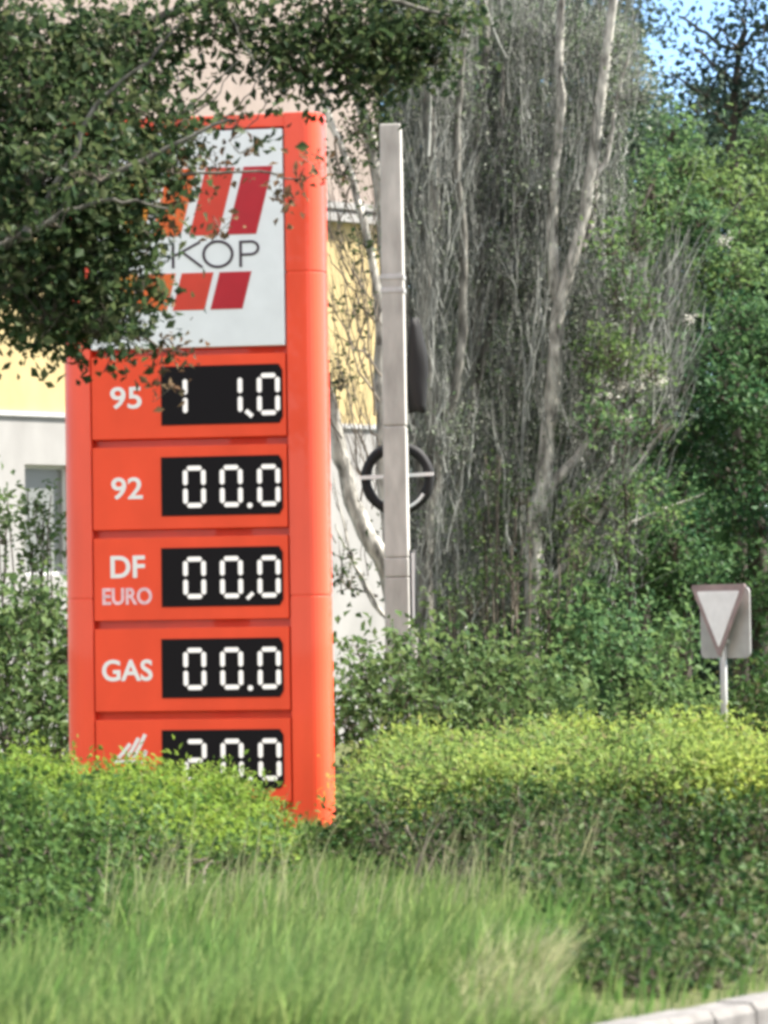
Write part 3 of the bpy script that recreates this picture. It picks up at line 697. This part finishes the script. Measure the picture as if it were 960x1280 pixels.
shrub('shrub', 'low dark shrub behind the triangle sign post at the photo edge',
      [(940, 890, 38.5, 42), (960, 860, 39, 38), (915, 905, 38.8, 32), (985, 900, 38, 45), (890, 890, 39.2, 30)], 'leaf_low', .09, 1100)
shrub('shrub', 'tall dark shrub in front of the white wall left of the red sign',
      [(40, 765, 36, 40), (0, 780, 36, 42), (75, 775, 36.4, 34), (30, 800, 35.5, 48), (80, 820, 35.8, 38), (0, 850, 35, 50), (50, 870, 35, 46), (95, 890, 35, 40), (-40, 800, 35.5, 50), (20, 910, 34.6, 45), (120, 850, 36, 40), (70, 930, 34.6, 40)], 'leaf_shrub', .095, 1250)
shrub('shrub', 'slender green sapling before the wall window', [(46, 655, 37.5, 20, 30), (44, 695, 37.5, 24, 28), (50, 625, 37.5, 11, 14), (2, 660, 38, 14, 34), (-8, 630, 38, 12, 28)], 'leaf_shrub', .085, 1200)

# ------------------------------------------------------------------ hedges, cut rough
def hedge(name, label, sil, d0, d1, drop, leafm, leaf, dens, step=.30, per=10, group=None, cat='hedge', legs=(.25, .35), thick=.17):
    """sil: (px, py) of the top line at depth d0; the top falls by drop metres towards d1 (nearer)"""
    sil = np.asarray(sil, float); xs = [P(x, y, d0)[0] for x, y in sil]; zs = [P(x, y, d0)[2] for x, y in sil]
    cp, tp = [], []
    x = xs[0]
    base = np.array([(xs[0] + xs[-1]) / 2, (d0 + d1) / 2, 0])
    while x < xs[-1]:
        zt = float(np.interp(x, xs, zs))
        y = d0
        while y > d1:
            u = (d0 - y) / (d0 - d1)
            top = zt - drop * u ** 1.4 + rng.normal(0, .045) - (.22 * rng.random() if u > .93 else 0) + .07 * math.sin(x * 4.1 + y * 1.9) * math.sin(y * 3.3 - x * 1.7)
            if top < .12: y -= step; continue
            rz = min(max(.08, top * .5), thick * rng.uniform(.7, 1.9)); cen = np.array([x + rng.normal(0, .08), y + rng.normal(0, .08), top - rz])
            rad = np.array([step * .95, step * .95, rz])
            n = max(4, int(dens * step * (step + .25) / per))
            pts, out, ends = clump_points(cen, rad, n, per, leaf * 1.6, .35)
            fill = legs[0] + legs[1] * math.sin(x * 2.1 + 1.3) * math.sin(x * 5.3) + rng.normal(0, .25)
            if top > .42 and fill > .15:                                  # thinner growth under the top
                r2 = (top - 2 * rz + .1) * .5; c2 = np.array([cen[0], cen[1], max(.1, top - 2 * rz + .08 - r2)])
                p2, o2, e2 = clump_points(c2, np.array([step * .85, step * .85, r2]), max(2, int(n * min(.9, fill))), per, leaf * 1.8, .3)
                pts = np.vstack([pts, p2]); ends = np.vstack([ends, e2])
            if u > .55:
                for _ in range(3):
                    e = cen + rng.normal(0, .12, 3) * (1, 1, .5); f0 = np.array([cen[0] + rng.normal(0, .06), cen[1] + rng.normal(0, .06), 0.0])
                    tp.append(limb([f0, (f0 + e) / 2 + rng.normal(0, .05, 3), e], .012, .005, 7, .012, 4))
            pts = pts[pts[:, 2] > .02]; out = (pts - cen) / rad; out /= np.linalg.norm(out, axis=1, keepdims=True) + 1e-9
            cp.append(leaves(pts, leaf, .5, out + np.array([0, 0, .5]), .45))
            if rng.random() < .5:
                tp.append(twig_tubes(np.array([cen[0], cen[1], .0]), ends[::2], .008, .003))
            # upright young shoots
            ns = 3; a = cen + np.stack([rng.normal(0, step * .4, ns), rng.normal(0, step * .4, ns), np.full(ns, rz * .8)], 1)
            for q in a:
                hgt = rng.uniform(.05, .17); t = np.linspace(0, 1, 9)[:, None]
                pp = q + np.array([rng.normal(.04, .04), rng.normal(0, .03), hgt]) * t
                cp.append(leaves(pp + rng.normal(0, leaf * .35, pp.shape), leaf * .9, .3, np.array([[0, 0, 1.4]]).repeat(9, 0), .42))
            y -= step
        x += step
    return veg(name, label, cat, base, cp, M[leafm], None, None, tp, M['twig_dark'], group, crown_name='foliage')

hedge('hedge', 'green hedge hiding the foot of the red price sign',
      [(-120, 945), (0, 955), (60, 958), (120, 962), (200, 964), (260, 978), (320, 1010), (350, 1040), (374, 1064)], 26.5, 22.4, .26, 'leaf_trim', .05, 5400, legs=(.35, .6), thick=.15)
hedge('hedge', 'bright yellow green topped hedge running right from the red price sign',
      [(497, 944), (525, 940), (600, 933), (700, 926), (800, 918), (850, 915), (900, 930), (960, 945), (1100, 950)], 28.2, 24.0, .10, 'leaf_hedge', .056, 4800, legs=(.12, .42), thick=.11)
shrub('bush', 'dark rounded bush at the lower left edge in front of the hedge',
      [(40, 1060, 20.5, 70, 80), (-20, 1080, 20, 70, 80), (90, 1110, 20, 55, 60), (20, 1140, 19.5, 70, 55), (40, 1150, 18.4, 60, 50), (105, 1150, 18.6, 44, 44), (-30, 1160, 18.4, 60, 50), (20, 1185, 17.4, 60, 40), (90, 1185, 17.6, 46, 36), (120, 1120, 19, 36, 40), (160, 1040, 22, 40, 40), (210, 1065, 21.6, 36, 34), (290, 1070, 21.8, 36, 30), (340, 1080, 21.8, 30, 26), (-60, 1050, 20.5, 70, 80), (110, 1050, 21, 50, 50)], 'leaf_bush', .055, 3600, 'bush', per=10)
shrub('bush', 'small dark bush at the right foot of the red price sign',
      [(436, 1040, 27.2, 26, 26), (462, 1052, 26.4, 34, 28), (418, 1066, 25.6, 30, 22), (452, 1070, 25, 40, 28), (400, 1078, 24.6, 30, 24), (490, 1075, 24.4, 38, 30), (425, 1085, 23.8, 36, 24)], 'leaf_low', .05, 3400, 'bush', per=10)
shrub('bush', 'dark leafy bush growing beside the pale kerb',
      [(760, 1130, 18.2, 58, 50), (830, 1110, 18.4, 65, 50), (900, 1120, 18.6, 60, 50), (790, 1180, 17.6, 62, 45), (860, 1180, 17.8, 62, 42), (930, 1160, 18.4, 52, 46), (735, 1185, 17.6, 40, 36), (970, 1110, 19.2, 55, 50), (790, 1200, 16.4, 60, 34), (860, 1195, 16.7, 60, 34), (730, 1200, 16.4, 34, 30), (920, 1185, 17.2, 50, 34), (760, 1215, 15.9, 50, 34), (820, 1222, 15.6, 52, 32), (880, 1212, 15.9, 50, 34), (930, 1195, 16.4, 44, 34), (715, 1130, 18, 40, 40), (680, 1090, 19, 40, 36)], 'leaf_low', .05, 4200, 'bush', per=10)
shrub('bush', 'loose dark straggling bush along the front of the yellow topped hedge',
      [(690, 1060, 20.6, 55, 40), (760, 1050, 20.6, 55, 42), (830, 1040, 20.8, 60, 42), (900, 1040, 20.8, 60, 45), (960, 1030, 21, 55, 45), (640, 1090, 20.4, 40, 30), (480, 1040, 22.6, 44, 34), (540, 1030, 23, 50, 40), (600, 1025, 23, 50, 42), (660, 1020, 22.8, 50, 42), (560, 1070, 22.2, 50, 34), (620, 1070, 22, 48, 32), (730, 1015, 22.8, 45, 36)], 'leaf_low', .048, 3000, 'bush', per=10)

# ------------------------------------------------------------------ the big tree in front, upper left
FT = P(-190, 800, 24.2); FT[2] = 0
d = 24.2
t3 = np.vstack([FT, PV([(-170, 600), (-140, 420), (-110, 250), (-120, 60), (-110, -150)], d)])
wood = [limb(t3, .20, .10, 18, .015, 10)]
for pts, r0, r1, dd in (([(-130, 400), (-40, 330), (40, 290), (110, 235), (170, 205), (215, 180), (290, 150)], .042, .010, 23.4),
                        ([(-60, 330), (20, 300), (90, 262), (150, 250), (210, 262)], .03, .006, 23.2), ([(30, 290), (90, 200), (120, 130), (180, 80), (230, 20)], .024, .006, 23.3),
                        ([(-120, 200), (-20, 150), (80, 80), (200, 20), (330, -10), (470, -5), (560, 20)], .06, .012, 24.6),
                        ([(60, 280), (130, 250), (200, 225), (260, 215), (330, 215), (370, 225), (400, 215)], .016, .004, 23.9),
                        ([(-60, 340), (20, 330), (90, 340), (150, 390), (200, 435), (235, 440)], .028, .004, 24.0),
                        ([(150, 215), (200, 170), (245, 125), (290, 80)], .014, .004, 24.0), ([(190, 200), (230, 150), (270, 120), (300, 70)], .010, .003, 24.1),
                        ([(210, 190), (260, 160), (300, 130), (340, 70)], .010, .003, 24.0), ([(290, 20), (330, 110), (320, 150), (285, 175)], .007, .003, 24.3),
                        ([(400, 0), (392, 70), (410, 110)], .01, .004, 24.5), ([(120, 370), (150, 420), (190, 440)], .008, .003, 24.0)):
    wood.append(limb(PV(pts, dd), r0, r1, 18, .008, 6))
fcl = [(185, 300, 23.7, 26), (192, 238, 23.7, 28), (180, 345, 23.7, 22), (215, 205, 23.8, 26, 18), (20, 285, 22.9, 24, 18), (75, 275, 22.9, 22, 16), (125, 215, 22.9, 24, 18), (95, 215, 22.9, 22, 20), (180, 190, 23, 20, 14), (60, 200, 23, 26), (100, 300, 23.6, 50), (45, 210, 23.6, 55), (60, 380, 23.5, 50), (125, 250, 23.6, 44), (30, 110, 23.8, 60), (110, 140, 23.7, 50), (20, 330, 23.5, 55), (120, 400, 23.5, 38), (140, 190, 23.7, 44), (85, 415, 23.6, 26), (185, 130, 23.9, 26), (170, 290, 23.7, 26), (70, 90, 24.2, 60), (0, 190, 24.4, 60), (150, 170, 24.2, 48), (80, 270, 23.7, 58), (135, 270, 23.7, 44), (130, 350, 23.6, 46), (70, 320, 24.3, 55), (20, 280, 24.4, 60), (175, 210, 23.8, 34), (95, 390, 24.2, 46), (140, 60, 24.2, 55), (0, 30, 24, 60), (220, 150, 24.2, 30, 24), (540, 60, 25, 45, 30), (440, 95, 24.8, 32, 18), (375, 70, 24.5, 36), (430, 60, 24.6, 40), (480, 50, 24.8, 40), (330, 60, 24.6, 28), (520, 85, 25, 30, 22), (270, 15, 24.5, 34), (30, 60, 24.5, 62), (105, 45, 24.6, 58), (180, 30, 24.4, 50), (-30, 140, 24.2, 60), (55, 140, 24, 58), (135, 120, 24.2, 52), (190, 95, 24.4, 34), (30, 220, 24, 60), (105, 205, 23.9, 46), (-20, 300, 24, 60),
       (35, 345, 23.8, 56), (105, 335, 23.8, 54), (140, 300, 23.9, 40), (165, 245, 24, 40), (60, 400, 23.8, 48, 32), (125, 395, 23.8, 44, 36), (-30, 400, 24, 55, 40), (205, 180, 24, 30), (150, 412, 23.8, 24, 20), (95, 425, 23.8, 22, 14),
       (245, 40, 24.5, 34), (300, 20, 24.5, 42), (355, 40, 24.6, 40), (345, 95, 24.4, 30, 24), (405, 55, 24.6, 42), (420, 10, 24.6, 50), (395, 105, 24.6, 28, 18), (465, 45, 24.8, 44), (515, 25, 24.9, 48), (555, 10, 25, 40), (490, 90, 24.9, 34, 22),
       (165, 370, 23.9, 22, 26), (240, 165, 24, 34, 18), (295, 150, 24, 28, 14), (160, 400, 23.8, 24, 26)]
cp, tp = crown(fcl, .078, 1650, up=.3, per=9, sigk=1.7, squash=.85, shell=.15, tw_r=.005, deep=1.1)
sp = [(220, 210, 24, 32, 20), (270, 200, 24, 26, 16), (300, 185, 24, 20, 12), (345, 240, 23.9, 14, 10), (375, 218, 23.9, 13, 10), (400, 205, 23.9, 11, 10), (360, 255, 23.9, 7, 10), (235, 232, 24, 30, 18), (195, 250, 24, 22, 20),
      (205, 450, 23.9, 12, 18), (230, 440, 23.9, 12, 8), (190, 438, 23.9, 12, 8), (205, 480, 23.9, 10, 20), (205, 365, 23.9, 14, 12), (275, 285, 24, 14, 6)]
cb, tb = crown(sp, .065, 900, up=.3, per=6, sigk=1.3, squash=.85, shell=.05, tw_r=.004)
veg('broadleaf_tree', 'large dark leaved tree in front, its branches hanging over the red price sign', 'tree', FT, cp, M['leaf_fore'], wood, M['bark_branch'], tp + tb, M['twig_dark'], None, (('browned_leaves', cb, M['leaf_brown']),))

# ------------------------------------------------------------------ long grass of the verge
def blades(n, xr, dr, h, wd, lean, m, name, label, keep=None):
    d = rng.uniform(dr[0], dr[1], n) ; px = rng.uniform(xr[0], xr[1], n)
    x = (px - 480) / F * d
    k = np.array([True] * n) if keep is None else keep(x, d, px)
    side = (x - KA[0]) * kn[0] + (d - KA[1]) * kn[1]; k &= side < -.165
    x, d, px = x[k], d[k], px[k]; n = len(x)
    tx, ty = np.round(x * 4.2 + .6 * np.sin(d * 3)), np.round(d * 3.1 + .6 * np.sin(x * 3)); hsh = np.modf(np.abs(np.sin(tx * 12.9898 + ty * 78.233) * 43758.5453))[0]
    patch = .35 + .75 * hsh + .35 * np.sin(x * 2.3 + d * .9) * np.sin(d * 1.7 - x * .8) + rng.normal(0, .22, n)
    H = np.clip(rng.uniform(h[0], h[1], n) * np.clip(patch, .35, 1.5), .06, None)
    az = rng.normal(.0, .9, n); L = rng.normal(lean, .22, n) * H
    t = np.linspace(0, 1, 4)[None, :]
    cx = x[:, None] + (L * np.cos(az))[:, None] * t ** 1.8; cy = d[:, None] + (L * np.sin(az))[:, None] * t ** 1.8
    cz = H[:, None] * (t - .12 * np.abs(L / H)[:, None] * t ** 2)
    fa = rng.uniform(-.9, .9, n); w = (wd * rng.uniform(.6, 1.3, n))[:, None] * np.array([[1, .85, .55, .06]])
    ox, oy = np.cos(fa)[:, None] * w / 2, np.sin(fa)[:, None] * w / 2
    V = np.stack([np.stack([cx - ox, cy - oy, cz], -1), np.stack([cx + ox, cy + oy, cz], -1)], 2).reshape(-1, 3)
    i = np.arange(n)[:, None] * 8; j = np.arange(3)[None] * 2
    Q = np.stack([i + j, i + j + 1, i + j + 3, i + j + 2], -1).reshape(-1, 4)
    o = fast_mesh(name, V, Q, m); tag(o, label, 'grass', kind='stuff'); return o
blades(90000, (-260, 1250), (13.2, 20.6), (.07, .30), .012, .35, M['grass'], 'grass', 'long green grass on the verge in front of the hedges', lambda x, d, px: (~((px > 690 + 40 * np.sin(d * 4)) & (d > 14.3)) & ~((px < 140 + 30 * np.sin(d * 5)) & (d > 16.4)) & ~((px > 430) & (d > 20.3 + .5 * np.sin(x * 4)))) | ((rng.random(len(x)) < .05) & (d < 20)))
blades(1500, (-50, 760), (18.0, 20.8), (.32, .58), .008, .30, M['straw'], 'dry_grass', 'pale seed stems standing in the green verge grass', lambda x, d, px: (px > 120) & (rng.random(len(x)) < .5))
blades(4200, (560, 670), (13.8, 15.6), (.08, .28), .010, .6, M['straw'], 'dry_grass', 'patch of dry straw coloured grass near the kerb')
blades(130, (505, 640), (20.9, 21.6), (.40, .75), .010, .25, M['twig_dark'], 'dry_grass', 'brown leafless stems standing before the shaded hedge front')
blades(6000, (365, 520), (20.2, 29.3), (.06, .19), .012, .35, M['grass'], 'grass', 'long grass in the gap between the two hedges at the sign foot')
